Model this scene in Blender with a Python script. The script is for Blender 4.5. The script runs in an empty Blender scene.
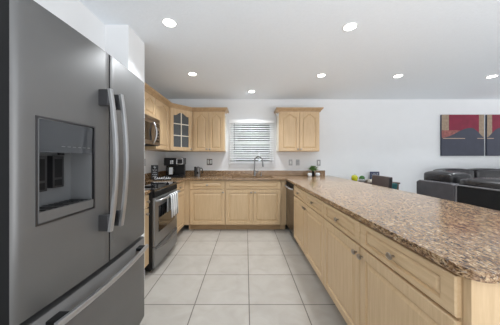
import bpy, bmesh, math, random
from mathutils import Vector, Matrix
random.seed(4)
PI = math.pi
scene = bpy.context.scene
COL = scene.collection

# ---------------------------------------------------------------- camera
CAM_H = 1.265
cd = bpy.data.cameras.new('camera')
cam = bpy.data.objects.new('camera', cd)
COL.objects.link(cam)
cam.location = (0, 0, CAM_H)
cam.rotation_euler = (PI / 2, 0, 0)
cd.sensor_width = 36
cd.lens = 213.0 / 500 * 36
cd.shift_x = 4.0 / 500
cd.shift_y = -4.2 / 500
cd.clip_start = 0.02
scene.camera = cam
# ---------------------------------------------------------------- world, exposure
w = bpy.data.worlds.new('world')
scene.world = w
w.use_nodes = True
bg = w.node_tree.nodes['Background']
# overcast sky above; brighter half below the horizon added to lift the ceiling
_nt = w.node_tree
_tc = _nt.nodes.new('ShaderNodeTexCoord')
_sp = _nt.nodes.new('ShaderNodeSeparateXYZ')
_nt.links.new(_tc.outputs['Generated'], _sp.inputs[0])
_cr = _nt.nodes.new('ShaderNodeValToRGB')
_cr.color_ramp.elements[0].position = 0.40
_cr.color_ramp.elements[0].color = (0.97, 0.98, 1.0, 1)
_cr.color_ramp.elements[1].position = 0.50
_cr.color_ramp.elements[1].color = (0.50, 0.52, 0.54, 1)
_mr = _nt.nodes.new('ShaderNodeMapRange')
_mr.inputs['From Min'].default_value = -1
_mr.inputs['From Max'].default_value = 1
_nt.links.new(_sp.outputs['Z'], _mr.inputs['Value'])
_nt.links.new(_mr.outputs[0], _cr.inputs[0])
_nt.links.new(_cr.outputs[0], bg.inputs[0])
bg.inputs[1].default_value = 1.5
vs = scene.view_settings
vs.view_transform = 'Standard'
vs.look = 'None'
vs.exposure = 0.27
vs.gamma = 1.0
vs.use_curve_mapping = False
LAMP_W = 7.0


def area(name, loc, rot, sx, sy, watts, col=(1, 1, 1)):
    d = bpy.data.lights.new(name, 'AREA')
    d.shape = 'RECTANGLE'
    d.size = sx
    d.size_y = sy
    d.energy = watts
    d.color = col
    o = bpy.data.objects.new(name, d)
    o.location = loc
    o.rotation_euler = rot
    COL.objects.link(o)
    return o


# added fill behind the camera, out of view, aimed up to brighten the ceiling
area('bounce_fill', (2.2, -1.3, 0.9), (PI - math.radians(14), 0, 0), 4.5, 1.2, 106, (0.92, 0.96, 1))


# ---------------------------------------------------------------- materials
def lin(c):
    return tuple(((v / 255) / 12.92 if v / 255 <= 0.04045 else (((v / 255) + 0.055) / 1.055) ** 2.4) for v in c) + (1,)


def mat(name, col, rough=0.5, metal=0.0, **kw):
    m = bpy.data.materials.new(name)
    m.use_nodes = True
    nt = m.node_tree
    b = nt.nodes['Principled BSDF']
    b.inputs['Base Color'].default_value = lin(col)
    b.inputs['Roughness'].default_value = rough
    b.inputs['Metallic'].default_value = metal
    if 'trans' in kw:
        b.inputs['Transmission Weight'].default_value = kw['trans']
    if 'alpha' in kw:
        b.inputs['Alpha'].default_value = kw['alpha']
    if 'coat' in kw:
        b.inputs['Coat Weight'].default_value = kw['coat']
    if 'spec' in kw:
        b.inputs['Specular IOR Level'].default_value = kw['spec']
    # slight procedural variation on every material
    tc = nt.nodes.new('ShaderNodeTexCoord')
    mp = nt.nodes.new('ShaderNodeMapping')
    mp.inputs['Scale'].default_value = kw.get('nscale', (1, 1, 1))
    nt.links.new(tc.outputs['Object'], mp.inputs[0])
    nz = nt.nodes.new('ShaderNodeTexNoise')
    nz.inputs['Scale'].default_value = kw.get('freq', 20)
    nz.inputs['Detail'].default_value = 4
    nt.links.new(mp.outputs[0], nz.inputs['Vector'])
    if kw.get('var', 0.0) > 0:
        mx = nt.nodes.new('ShaderNodeMix')
        mx.data_type = 'RGBA'
        a = kw['var']
        mx.inputs[6].default_value = lin(tuple(max(0, v * (1 - a)) for v in col))
        mx.inputs[7].default_value = lin(tuple(min(255, v * (1 + a)) for v in col))
        nt.links.new(nz.outputs['Fac'], mx.inputs[0])
        nt.links.new(mx.outputs[2], b.inputs['Base Color'])
    if kw.get('bump', 0.0) > 0:
        bp = nt.nodes.new('ShaderNodeBump')
        bp.inputs['Strength'].default_value = kw['bump']
        bp.inputs['Distance'].default_value = kw.get('bdist', 0.002)
        nt.links.new(nz.outputs['Fac'], bp.inputs['Height'])
        nt.links.new(bp.outputs[0], b.inputs['Normal'])
    return m


def emit(name, col, s):
    m = bpy.data.materials.new(name)
    m.use_nodes = True
    b = m.node_tree.nodes['Principled BSDF']
    b.inputs['Base Color'].default_value = lin(col)
    b.inputs['Emission Color'].default_value = lin(col)
    b.inputs['Emission Strength'].default_value = s
    return m


def wood(name, c1, c2, nscale):
    m = bpy.data.materials.new(name)
    m.use_nodes = True
    nt = m.node_tree
    b = nt.nodes['Principled BSDF']
    b.inputs['Roughness'].default_value = 0.38
    tc = nt.nodes.new('ShaderNodeTexCoord')
    oi = nt.nodes.new('ShaderNodeObjectInfo')
    ad = nt.nodes.new('ShaderNodeVectorMath')
    ad.operation = 'ADD'
    sc = nt.nodes.new('ShaderNodeVectorMath')
    sc.operation = 'SCALE'
    sc.inputs['Scale'].default_value = 7.0
    cb = nt.nodes.new('ShaderNodeCombineXYZ')
    for i in range(3):
        nt.links.new(oi.outputs['Random'], cb.inputs[i])
    nt.links.new(cb.outputs[0], sc.inputs[0])
    nt.links.new(tc.outputs['Object'], ad.inputs[0])
    nt.links.new(sc.outputs[0], ad.inputs[1])
    mp = nt.nodes.new('ShaderNodeMapping')
    mp.inputs['Scale'].default_value = nscale
    nt.links.new(ad.outputs[0], mp.inputs[0])
    n1 = nt.nodes.new('ShaderNodeTexNoise')
    n1.inputs['Scale'].default_value = 7
    n1.inputs['Detail'].default_value = 6
    n1.inputs['Roughness'].default_value = 0.65
    n1.inputs['Distortion'].default_value = 0.5
    nt.links.new(mp.outputs[0], n1.inputs['Vector'])
    cr = nt.nodes.new('ShaderNodeValToRGB')
    cr.color_ramp.elements[0].position = 0.32
    cr.color_ramp.elements[0].color = lin(c1)
    cr.color_ramp.elements[1].position = 0.68
    cr.color_ramp.elements[1].color = lin(c2)
    nt.links.new(n1.outputs['Fac'], cr.inputs[0])
    nt.links.new(cr.outputs[0], b.inputs['Base Color'])
    return m


def granite():
    m = bpy.data.materials.new('granite')
    m.use_nodes = True
    nt = m.node_tree
    b = nt.nodes['Principled BSDF']
    b.inputs['Roughness'].default_value = 0.16
    b.inputs['Specular IOR Level'].default_value = 0.55
    tc = nt.nodes.new('ShaderNodeTexCoord')
    mp = nt.nodes.new('ShaderNodeMapping')
    mp.inputs['Rotation'].default_value = (0, 0, 0.9)
    mp.inputs['Scale'].default_value = (1.0, 0.5, 1.0)
    nt.links.new(tc.outputs['Object'], mp.inputs[0])

    def noise(scale, det, rough, dist):
        n = nt.nodes.new('ShaderNodeTexNoise')
        n.inputs['Scale'].default_value = scale
        n.inputs['Detail'].default_value = det
        n.inputs['Roughness'].default_value = rough
        n.inputs['Distortion'].default_value = dist
        nt.links.new(mp.outputs[0], n.inputs['Vector'])
        return n

    def ramp(src, stops):
        r = nt.nodes.new('ShaderNodeValToRGB')
        e = r.color_ramp.elements
        e[0].position, e[0].color = stops[0][0], stops[0][1]
        e[1].position, e[1].color = stops[-1][0], stops[-1][1]
        for p, c in stops[1:-1]:
            q = e.new(p)
            q.color = c
        nt.links.new(src, r.inputs[0])
        return r
    n1 = noise(78, 3, 0.65, 1.0)
    base = ramp(n1.outputs['Fac'], [(0.30, lin((64, 44, 32))), (0.42, lin((116, 86, 60))), (0.52, lin((156, 125, 92))), (0.61, lin((190, 162, 126))), (0.72, lin((222, 206, 178)))])
    n2 = noise(120, 2, 0.5, 0.8)
    m2 = ramp(n2.outputs['Fac'], [(0.565, (0, 0, 0, 1)), (0.62, (1, 1, 1, 1))])
    mx = nt.nodes.new('ShaderNodeMix')
    mx.data_type = 'RGBA'
    mx.inputs[7].default_value = lin((66, 50, 40))
    nt.links.new(m2.outputs[0], mx.inputs[0])
    nt.links.new(base.outputs[0], mx.inputs[6])
    n3 = noise(90, 2, 0.5, 0.5)
    m3 = ramp(n3.outputs['Fac'], [(0.62, (0, 0, 0, 1)), (0.68, (1, 1, 1, 1))])
    mx2 = nt.nodes.new('ShaderNodeMix')
    mx2.data_type = 'RGBA'
    mx2.inputs[7].default_value = lin((158, 142, 126))
    nt.links.new(m3.outputs[0], mx2.inputs[0])
    nt.links.new(mx.outputs[2], mx2.inputs[6])
    nt.links.new(mx2.outputs[2], b.inputs['Base Color'])
    return m


def tile_mat():
    m = bpy.data.materials.new('floor_tile')
    m.use_nodes = True
    nt = m.node_tree
    b = nt.nodes['Principled BSDF']
    b.inputs['Roughness'].default_value = 0.42
    tc = nt.nodes.new('ShaderNodeTexCoord')
    mp = nt.nodes.new('ShaderNodeMapping')
    P = 0.4712
    mp.inputs['Location'].default_value = (-0.027 + 20 * P, -1.842 + 20 * P, 0)
    nt.links.new(tc.outputs['Object'], mp.inputs[0])
    br = nt.nodes.new('ShaderNodeTexBrick')
    br.offset = 0
    br.squash = 1
    br.inputs['Scale'].default_value = 1
    br.inputs['Brick Width'].default_value = P
    br.inputs['Row Height'].default_value = P
    br.inputs['Mortar Size'].default_value = 0.0045
    br.inputs['Mortar Smooth'].default_value = 0.1
    br.inputs['Color1'].default_value = lin((170, 164, 156))
    br.inputs['Color2'].default_value = lin((166, 160, 152))
    br.inputs['Mortar'].default_value = lin((100, 94, 88))
    nt.links.new(mp.outputs[0], br.inputs['Vector'])
    nz = nt.nodes.new('ShaderNodeTexNoise')
    nz.inputs['Scale'].default_value = 5
    nz.inputs['Detail'].default_value = 6
    nz.inputs['Distortion'].default_value = 1.0
    nt.links.new(tc.outputs['Object'], nz.inputs['Vector'])
    cr = nt.nodes.new('ShaderNodeValToRGB')
    cr.color_ramp.elements[0].position = 0.3
    cr.color_ramp.elements[0].color = (0.86, 0.85, 0.83, 1)
    cr.color_ramp.elements[1].position = 0.7
    cr.color_ramp.elements[1].color = (1, 1, 1, 1)
    nt.links.new(nz.outputs['Fac'], cr.inputs[0])
    mx = nt.nodes.new('ShaderNodeMix')
    mx.data_type = 'RGBA'
    mx.blend_type = 'MULTIPLY'
    mx.inputs[0].default_value = 1
    nt.links.new(br.outputs['Color'], mx.inputs[6])
    nt.links.new(cr.outputs[0], mx.inputs[7])
    nt.links.new(mx.outputs[2], b.inputs['Base Color'])
    bp = nt.nodes.new('ShaderNodeBump')
    bp.inputs['Strength'].default_value = 0.4
    bp.inputs['Distance'].default_value = 0.002
    bp.invert = True
    nt.links.new(br.outputs['Fac'], bp.inputs['Height'])
    nt.links.new(bp.outputs[0], b.inputs['Normal'])
    return m


def stripe_mat(name, c1, c2, scale, thr):
    m = bpy.data.materials.new(name)
    m.use_nodes = True
    nt = m.node_tree
    b = nt.nodes['Principled BSDF']
    b.inputs['Roughness'].default_value = 0.9
    tc = nt.nodes.new('ShaderNodeTexCoord')
    wv = nt.nodes.new('ShaderNodeTexWave')
    wv.wave_type = 'BANDS'
    wv.bands_direction = 'Y'
    wv.inputs['Scale'].default_value = scale
    nt.links.new(tc.outputs['Object'], wv.inputs['Vector'])
    cr = nt.nodes.new('ShaderNodeValToRGB')
    cr.color_ramp.interpolation = 'CONSTANT'
    cr.color_ramp.elements[0].color = lin(c1)
    cr.color_ramp.elements[1].position = thr
    cr.color_ramp.elements[1].color = lin(c2)
    nt.links.new(wv.outputs['Color'], cr.inputs[0])
    nt.links.new(cr.outputs[0], b.inputs['Base Color'])
    return m


M = {
    'wall': mat('wall_paint', (234, 235, 236), 0.8, var=0.01, freq=6, bump=0.08, bdist=0.001),
    'ceil': mat('ceiling_paint', (241, 246, 251), 0.9, var=0.015, freq=55, bump=0.5, bdist=0.004),
    'white': mat('white_trim', (238, 239, 240), 0.45),
    'blind': mat('blind_white', (246, 247, 248), 0.5),
    'tile': tile_mat(),
    'granite': granite(),
    'woodv': wood('maple_vertical', (199, 169, 130), (213, 185, 147), (9, 9, 0.55)),
    'woodh': wood('maple_horizontal', (199, 169, 130), (213, 185, 147), (0.55, 9, 9)),
    'woodc': wood('maple_crown', (170, 140, 104), (190, 160, 124), (3, 3, 3)),
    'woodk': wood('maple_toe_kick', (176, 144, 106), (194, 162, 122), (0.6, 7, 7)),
    'woodin': mat('cabinet_inside', (196, 178, 150), 0.7, var=0.03),
    'steel': mat('stainless', (140, 140, 140), 0.33, 0.8, var=0.05, freq=3, nscale=(1, 1, 0.3)),
    'fridge': mat('fridge_stainless', (121, 120, 119), 0.50, 0.6, var=0.06, freq=2.2, nscale=(1, 1, 0.25)),
    'steeld': mat('dark_brushed_steel', (96, 96, 98), 0.4, 1.0, var=0.05, freq=4),
    'sinkm': mat('dark_sink_steel', (62, 62, 64), 0.4, 0.6, var=0.05, freq=4),
    'handle': mat('polished_handle', (186, 186, 187), 0.33, 0.8),
    'dwsteel': mat('dark_stainless', (128, 120, 112), 0.25, 1.0, var=0.04, freq=3),
    'mwsteel': mat('warm_stainless', (148, 138, 128), 0.3, 1.0, var=0.04, freq=3),
    'black': mat('black_plastic', (22, 22, 24), 0.4, var=0.1),
    'side': mat('dark_side_panel', (20, 20, 21), 0.6, spec=0.2, var=0.05),
    'glassb': mat('black_glass', (10, 10, 12), 0.05, coat=0.5),
    'display': mat('display_glass', (64, 66, 69), 0.15, coat=0.2),
    'recess': mat('recess_grey', (104, 105, 106), 0.5, var=0.04, freq=4),
    'pewter': mat('pewter', (172, 162, 150), 0.3, 1.0, var=0.1),
    'chrome': mat('chrome', (200, 202, 205), 0.15, 1.0),
    'print': mat('pale_print', (200, 203, 206), 0.5),
    'seed': mat('seeded_glass', (84, 87, 88), 0.25, alpha=0.86, var=0.35, freq=90, bump=0.6),
    'cream': mat('cream_lit_side_mullion', (236, 228, 212), 0.4),
    'pane': mat('window_glass', (250, 252, 255), 0.02, trans=1.0),
    'plate': mat('outlet_plate_grey', (150, 150, 150), 0.4, 0.3),
    'platew': mat('switch_white', (232, 232, 230), 0.4),
    'leather': mat('leather_lit', (84, 82, 85), 0.27, var=0.14, freq=7, bump=0.3, bdist=0.006),  # light on the sofa wing painted in as a lighter copy of the leather
    'leatherd': mat('dark_leather', (36, 35, 37), 0.27, var=0.14, freq=7, bump=0.3, bdist=0.006),
    'fabricb': mat('black_fabric', (12, 12, 14), 0.75, var=0.1),
    'piping': mat('pale_piping', (128, 126, 128), 0.4),
    'brown': mat('brown_leather', (88, 76, 74), 0.38, var=0.08, freq=12, bump=0.2),
    'browns': mat('dark_brown_leather', (34, 27, 27), 0.45, var=0.08, freq=12),
    'teal': mat('teal_fabric', (28, 78, 80), 0.85, var=0.12, freq=40),
    'yellow': mat('yellow_glaze', (190, 190, 30), 0.2, var=0.12, freq=9),
    'green': mat('leaf_green', (62, 112, 48), 0.6, var=0.35, freq=60),
    'leaf': mat('leaf_olive', (96, 128, 72), 0.5, var=0.3, freq=40),
    'ceramic': mat('white_ceramic', (228, 230, 234), 0.15),
    'navy': mat('navy_frame', (52, 56, 84), 0.5, var=0.1),
    'paper': mat('paper', (214, 206, 190), 0.7, var=0.05),
    'bookb': mat('brown_cover', (98, 66, 44), 0.6, var=0.05),
    'dkwood': wood('dark_wood', (62, 42, 30), (84, 58, 42), (5, 5, 1)),
    'towel': stripe_mat('striped_towel', (84, 90, 96), (222, 222, 222), 4.2, 0.28),
    'hedge': mat('hedge_leaves', (40, 52, 32), 0.8, var=0.6, freq=16, bump=0.6, bdist=0.05),
    'grass': mat('lawn', (120, 128, 92), 0.9, var=0.2, freq=12),
    'outw': mat('outside_wall', (150, 152, 152), 0.8, var=0.03),
    'art_red': mat('art_burgundy', (128, 24, 54), 0.6, var=0.14, freq=10),
    'art_tan': mat('art_tan', (152, 132, 112), 0.6, var=0.25, freq=26),
    'art_blue': mat('art_slate_blue', (68, 72, 88), 0.6, var=0.1, freq=8),
    'art_dark': mat('art_dark_slate', (62, 65, 80), 0.6, var=0.1, freq=8),
    'art_mix': mat('art_rust_patches', (128, 76, 72), 0.6, var=0.55, freq=22),
    'art_line': mat('art_cream', (196, 168, 146), 0.6),
    'tealtape': mat('teal_tape', (20, 120, 140), 0.5),
    'lamp': emit('lamp_glow', (255, 252, 246), 7.0),
}


# ---------------------------------------------------------------- mesh helpers
class MB:
    def __init__(s):
        s.bm = bmesh.new()

    def box(s, x0, x1, y0, y1, z0, z1, mi=0):
        v = [s.bm.verts.new(p) for p in ((x0, y0, z0), (x1, y0, z0), (x1, y1, z0), (x0, y1, z0), (x0, y0, z1), (x1, y0, z1), (x1, y1, z1), (x0, y1, z1))]
        for f in ((0, 3, 2, 1), (4, 5, 6, 7), (0, 1, 5, 4), (1, 2, 6, 5), (2, 3, 7, 6), (3, 0, 4, 7)):
            q = s.bm.faces.new([v[i] for i in f])
            q.material_index = mi
        return v

    def prism(s, pts, z0, z1, mi=0):
        """pts: plan outline (x, y)"""
        a = [s.bm.verts.new((x, y, z0)) for x, y in pts]
        b = [s.bm.verts.new((x, y, z1)) for x, y in pts]
        n = len(pts)
        fs = [s.bm.faces.new(a[::-1]), s.bm.faces.new(b)]
        for i in range(n):
            fs.append(s.bm.faces.new((a[i], a[(i + 1) % n], b[(i + 1) % n], b[i])))
        for f in fs:
            f.material_index = mi

    def prism_y(s, pts, y0, y1, mi=0):
        """pts: front outline (x, z)"""
        a = [s.bm.verts.new((x, y0, z)) for x, z in pts]
        b = [s.bm.verts.new((x, y1, z)) for x, z in pts]
        n = len(pts)
        fs = [s.bm.faces.new(a), s.bm.faces.new(b[::-1])]
        for i in range(n):
            fs.append(s.bm.faces.new((a[(i + 1) % n], a[i], b[i], b[(i + 1) % n])))
        for f in fs:
            f.material_index = mi

    def prism_x(s, pts, x0, x1, mi=0):
        """pts: side outline (y, z)"""
        a = [s.bm.verts.new((x0, y, z)) for y, z in pts]
        b = [s.bm.verts.new((x1, y, z)) for y, z in pts]
        n = len(pts)
        fs = [s.bm.faces.new(a[::-1]), s.bm.faces.new(b)]
        for i in range(n):
            fs.append(s.bm.faces.new((a[i], a[(i + 1) % n], b[(i + 1) % n], b[i])))
        for f in fs:
            f.material_index = mi

    def lathe(s, prof, c=(0, 0, 0), axis='Z', n=24, sc=(1, 1), mi=0):
        """prof: (radius, height) list, sc: squash of the two radial axes"""
        rings = []
        for r, h in prof:
            ring = []
            for k in range(n):
                a = 2 * PI * k / n
                u, v = max(r, 1e-5) * math.cos(a) * sc[0], max(r, 1e-5) * math.sin(a) * sc[1]
                p = {'Z': (u, v, h), 'Y': (u, h, v), 'X': (h, u, v)}[axis]
                ring.append(s.bm.verts.new((p[0] + c[0], p[1] + c[1], p[2] + c[2])))
            rings.append(ring)
        for i in range(len(rings) - 1):
            for k in range(n):
                f = s.bm.faces.new((rings[i][k], rings[i][(k + 1) % n], rings[i + 1][(k + 1) % n], rings[i + 1][k]))
                f.material_index = mi
        for ring in (rings[0], rings[-1]):
            f = s.bm.faces.new(ring)
            f.material_index = mi

    def tube(s, pts, r, n=10, mi=0, flat=1.0, up=(0, 0, 1)):
        pts = [Vector(p) for p in pts]
        rings = []
        for i, p in enumerate(pts):
            t = (pts[min(i + 1, len(pts) - 1)] - pts[max(i - 1, 0)]).normalized()
            u = Vector(up)
            if abs(t.dot(u)) > 0.95:
                u = Vector((0, 1, 0)) if abs(t.y) < 0.9 else Vector((1, 0, 0))
            a = t.cross(u).normalized()
            b = t.cross(a).normalized()
            rr = r[i] if isinstance(r, (list, tuple)) else r
            rings.append([s.bm.verts.new(p + a * rr * math.cos(2 * PI * k / n) + b * rr * flat * math.sin(2 * PI * k / n)) for k in range(n)])
        for i in range(len(rings) - 1):
            for k in range(n):
                f = s.bm.faces.new((rings[i][k], rings[i][(k + 1) % n], rings[i + 1][(k + 1) % n], rings[i + 1][k]))
                f.material_index = mi
        for ring in (rings[0], rings[-1]):
            s.bm.faces.new(ring).material_index = mi

    def ball(s, c, r, sc=(1, 1, 1), seg=20, rings=12, mi=0):
        n0 = len(s.bm.faces)
        mtx = Matrix.Translation(c) @ Matrix.Diagonal((r * sc[0], r * sc[1], r * sc[2], 1))
        g = bmesh.ops.create_uvsphere(s.bm, u_segments=seg, v_segments=rings, radius=1, matrix=mtx)
        for f in {f for v in g['verts'] for f in v.link_faces}:
            f.material_index = mi

    def out(s, name, mats, parent=None, bevel=0, smooth=False, seg=2, loc=None, rotz=None, sub=0):
        bmesh.ops.recalc_face_normals(s.bm, faces=s.bm.faces)
        me = bpy.data.meshes.new(name)
        s.bm.to_mesh(me)
        s.bm.free()
        if not isinstance(mats, (list, tuple)):
            mats = [mats]
        for m in mats:
            me.materials.append(M[m])
        if smooth:
            for p in me.polygons:
                p.use_smooth = True
            if smooth != 'all':
                try:
                    me.set_sharp_from_angle(angle=math.radians(40))
                except Exception:
                    pass
        o = bpy.data.objects.new(name, me)
        COL.objects.link(o)
        if parent:
            o.parent = parent
        if loc is not None:
            o.location = loc
        if rotz is not None:
            o.rotation_euler = (0, 0, rotz)
        if bevel:
            b = o.modifiers.new('bevel', 'BEVEL')
            b.width = bevel
            b.segments = seg
            b.limit_method = 'ANGLE'
            b.angle_limit = math.radians(35)
        if sub:
            b = o.modifiers.new('sub', 'SUBSURF')
            b.levels = b.render_levels = sub
        return o


def tag(o, label, cat, group=None, kind=None):
    o['label'] = label
    o['category'] = cat
    if group:
        o['group'] = group
    if kind:
        o['kind'] = kind
    return o


def thing(name, label, cat, loc=(0, 0, 0), rotz=0, group=None):
    o = bpy.data.objects.new(name, None)
    COL.objects.link(o)
    o.empty_display_size = 0.1
    o.location = loc
    o.rotation_euler = (0, 0, rotz)
    return tag(o, label, cat, group)


def struct(o, label=None, cat=None):
    o['kind'] = 'structure'
    if label:
        o['label'] = label
        o['category'] = cat or 'wall'
    return o


def dup(root, loc=None, rotz=None, label=None, group=None):
    r = root.copy()
    COL.objects.link(r)
    if loc is not None:
        r.location = loc
    if rotz is not None:
        r.rotation_euler = (0, 0, rotz)
    if label:
        r['label'] = label
    if group:
        r['group'] = group
    for ch in list(root.children):
        c = ch.copy()
        COL.objects.link(c)
        c.parent = r
        for g in ch.children:
            d = g.copy()
            COL.objects.link(d)
            d.parent = c
    return r


# ================================================================= structure
WX, WY, ZC = -1.64, 4.33, 2.462     # left wall, back wall, ceiling
b = MB(); b.box(-1.9, 6.6, -1.0, 4.6, -0.1, 0)
struct(b.out('floor', 'tile'), 'pale grey beige square ceramic floor tiles', 'floor')
b = MB(); b.box(-1.9, 6.6, -2.0, 4.6, ZC, ZC + 0.1)
struct(b.out('ceiling', 'ceil'), 'white textured ceiling', 'ceiling')
b = MB(); b.box(WX - 0.12, WX, -1.0, WY, 0, ZC)
struct(b.out('wall_left', 'wall'), 'pale grey wall behind the range', 'wall')
# back wall with window opening
WX0, WX1, WZ0, WZ1 = -0.30, 0.53, 1.165, 2.0
b = MB()
b.box(WX - 0.12, WX0, WY, WY + 0.14, 0, ZC)
b.box(WX1, 6.6, WY, WY + 0.14, 0, ZC)
b.box(WX0, WX1, WY, WY + 0.14, 0, WZ0)
b.box(WX0, WX1, WY, WY + 0.14, WZ1, ZC)
struct(b.out('wall_back', 'wall'), 'pale grey back wall of kitchen and lounge', 'wall')
# partition beside the fridge and header over it
b = MB(); b.box(WX, -1.055, 1.91, 2.215, 0, ZC)
struct(b.out('wall_partition', 'wall'), 'white wall end between fridge and range', 'wall')
b = MB(); b.box(WX, -1.264, -0.6, 1.91, 1.90, ZC)
struct(b.out('wall_header', 'wall'), 'white wall above the fridge', 'wall')
b = MB(); b.box(1.62, 6.6, WY - 0.014, WY, 0, 0.1)
struct(b.out('baseboard_back', 'white', bevel=0.003))
# window frame, glass and stool
b = MB()
fy0, fy1 = WY + 0.05, WY + 0.1
b.box(WX0, WX0 + 0.04, fy0, fy1, WZ0, WZ1); b.box(WX1 - 0.04, WX1, fy0, fy1, WZ0, WZ1)
b.box(WX0 + 0.04, WX1 - 0.04, fy0, fy1, WZ0, WZ0 + 0.04); b.box(WX0 + 0.04, WX1 - 0.04, fy0, fy1, WZ1 - 0.04, WZ1)
b.box(WX0 + 0.04, WX1 - 0.04, fy0 + 0.005, fy1 - 0.005, 1.56, 1.60)
wf = struct(b.out('window_1', 'white', bevel=0.003), 'white framed kitchen window over the sink', 'window')
b = MB(); b.box(WX0 + 0.04, WX1 - 0.04, fy0 + 0.02, fy0 + 0.024, WZ0 + 0.04, WZ1 - 0.04)
b.out('glass_pane', 'pane', wf)
b = MB(); b.box(-0.345, 0.575, WY - 0.035, WY + 0.05, 1.135, 1.163); b.box(-0.335, 0.565, WY - 0.014, WY, 1.085, 1.135)
struct(b.out('trim_1', 'white', bevel=0.004), 'white window sill', 'window sill')

# outside the window
b = MB(); b.box(-8, 9, 4.6, 16, -0.35, -0.2)
tag(b.out('lawn', 'grass'), 'dull green lawn outside the kitchen window', 'lawn', kind='stuff')
b = MB()
for i in range(15):
    for j in range(8):
        b.ball((0.0 + i * 0.36 + random.uniform(-.12, .12), 7.9 + random.uniform(-.25, .25), 0.17 + j * 0.36 + random.uniform(-.08, .08)), random.uniform(0.22, 0.30), seg=10, rings=7)
tag(b.out('hedge', 'hedge', smooth='all'), 'dark green hedge seen through the window blinds', 'hedge', kind='stuff')
b = MB(); b.box(-3.5, -0.12, 8.5, 8.8, -0.2, 3.0); b.prism_y([(-3.7, 3.0), (0.05, 3.0), (-1.8, 3.8)], 8.5, 8.9)
hw = tag(b.out('garden_shed', 'outw'), 'white shed outside, left behind the blinds', 'shed')
b = MB(); b.box(-1.0, -0.5, 8.47, 8.5, 1.4, 2.3)
b.out('window', 'display', hw)


# ================================================================= cabinets
def offset_loop(pts, d):
    n = len(pts)
    res = []
    for i in range(n):
        p0, p1, p2 = Vector(pts[i - 1]), Vector(pts[i]), Vector(pts[(i + 1) % n])
        e1 = (p1 - p0).normalized(); e2 = (p2 - p1).normalized()
        n1 = Vector((-e1.y, e1.x)); n2 = Vector((-e2.y, e2.x))
        k = (n1 + n2)
        k = k / max(0.3, 1 + n1.dot(n2))
        res.append(tuple(p1 + k * d))
    return res


def panel_outline(w, h, st, arch, hr):
    """counter-clockwise in (x, z)"""
    sx, sz = st if isinstance(st, tuple) else (st, st)
    x0, x1, z0 = sx, w - sx, sz
    z1 = h - sz
    if not arch:
        return [(x0, z0), (x1, z0), (x1, z1), (x0, z1)], [(0, 0), (w, 0), (w, h), (0, h)]
    zs = z1 - hr
    pin, pout = [(x0, z0), (x1, z0)], [(0, 0), (w, 0)]
    N = 18
    for k in range(N + 1):
        u = 1 - 2 * k / N
        f = 0.0 if abs(u) > 0.80 else (0.5 + 0.5 * math.cos(PI * abs(u / 0.80) ** 1.25))
        x = (x0 + x1) / 2 + u * (x1 - x0) / 2
        pin.append((x, zs + hr * f))
        pout.append((w / 2 + u * w / 2, h))
    return pin, pout


def door_panel(name, w, h, parent, loc, arch=False, st=0.055, t=0.02, mt='woodv', glass=False):
    hr = min(0.055, h * 0.14)
    pin, pout = panel_outline(w, h, st, arch, hr)
    bm = bmesh.new()
    n = len(pin)

    def ring(pts, y):
        return [bm.verts.new((x, y, z)) for x, z in pts]

    def bridge(a, c):
        for i in range(n):
            bm.faces.new((a[i], a[(i + 1) % n], c[(i + 1) % n], c[i]))
    e = 0.004

    def shrink(pts):
        return [(min(max(x, e), w - e), min(max(z, e), h - e)) for x, z in pts]
    back = ring(pout, 0)
    side = ring(pout, -t + e)
    fr = ring(shrink(pout), -t)
    bridge(back, side); bridge(side, fr)
    p0 = ring(pin, -t)
    bridge(fr, p0)
    if glass:
        p1 = ring(offset_loop(pin, 0.006), -t + 0.006)
        bridge(p0, p1)
        p2 = ring(offset_loop(pin, 0.006), 0)
        bridge(p1, p2)
        bridge(p2, back)
    else:
        k = 0.6 if isinstance(st, tuple) else 1.0
        p1 = ring(offset_loop(pin, 0.005 * k), -t + 0.0105)
        p2 = ring(offset_loop(pin, 0.013 * k), -t + 0.0105)
        p3 = ring(offset_loop(pin, 0.034 * k), -t + 0.001)
        bridge(p0, p1); bridge(p1, p2); bridge(p2, p3)
        bm.faces.new(p3)
        bm.faces.new(back[::-1])
    mb = MB(); mb.bm.free(); mb.bm = bm
    o = mb.out(name, mt, parent, loc=loc)
    if glass:
        x0, x1, z0, z1 = st, w - st, st, h - st
        g = MB(); g.prism_y(offset_loop(pin, 0.002), -0.012, -0.008)
        g.out('glass_pane', 'seed', o)
        g = MB()
        g.box(w / 2 - 0.008, w / 2 + 0.008, -t + 0.001, -t + 0.014, z0, z1 - 0.004)
        for q in (1, 2):
            zz = z0 + (z1 - z0) * q / 3.0
            g.box(x0, x1, -t + 0.002, -t + 0.012, zz - 0.008, zz + 0.008)
        g.out('mullion', 'cream', o, bevel=0.002)
    return o


KNOB = None


def knob(parent, x, z, y=-0.02, big=1.0):
    global KNOB
    if KNOB is None:
        k = MB()
        k.lathe([(0.006, 0), (0.005, -0.008), (0.009, -0.014), (0.0155, -0.019), (0.0165, -0.024), (0.012, -0.029), (0.004, -0.031)], axis='Y', n=16, sc=(1.3, 1.0))
        o = k.out('knob', 'pewter', parent, smooth=True)
        KNOB = o
    else:
        o = KNOB.copy()
        COL.objects.link(o)
        o.parent = parent
    o.location = (x, y, z)
    return o


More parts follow.
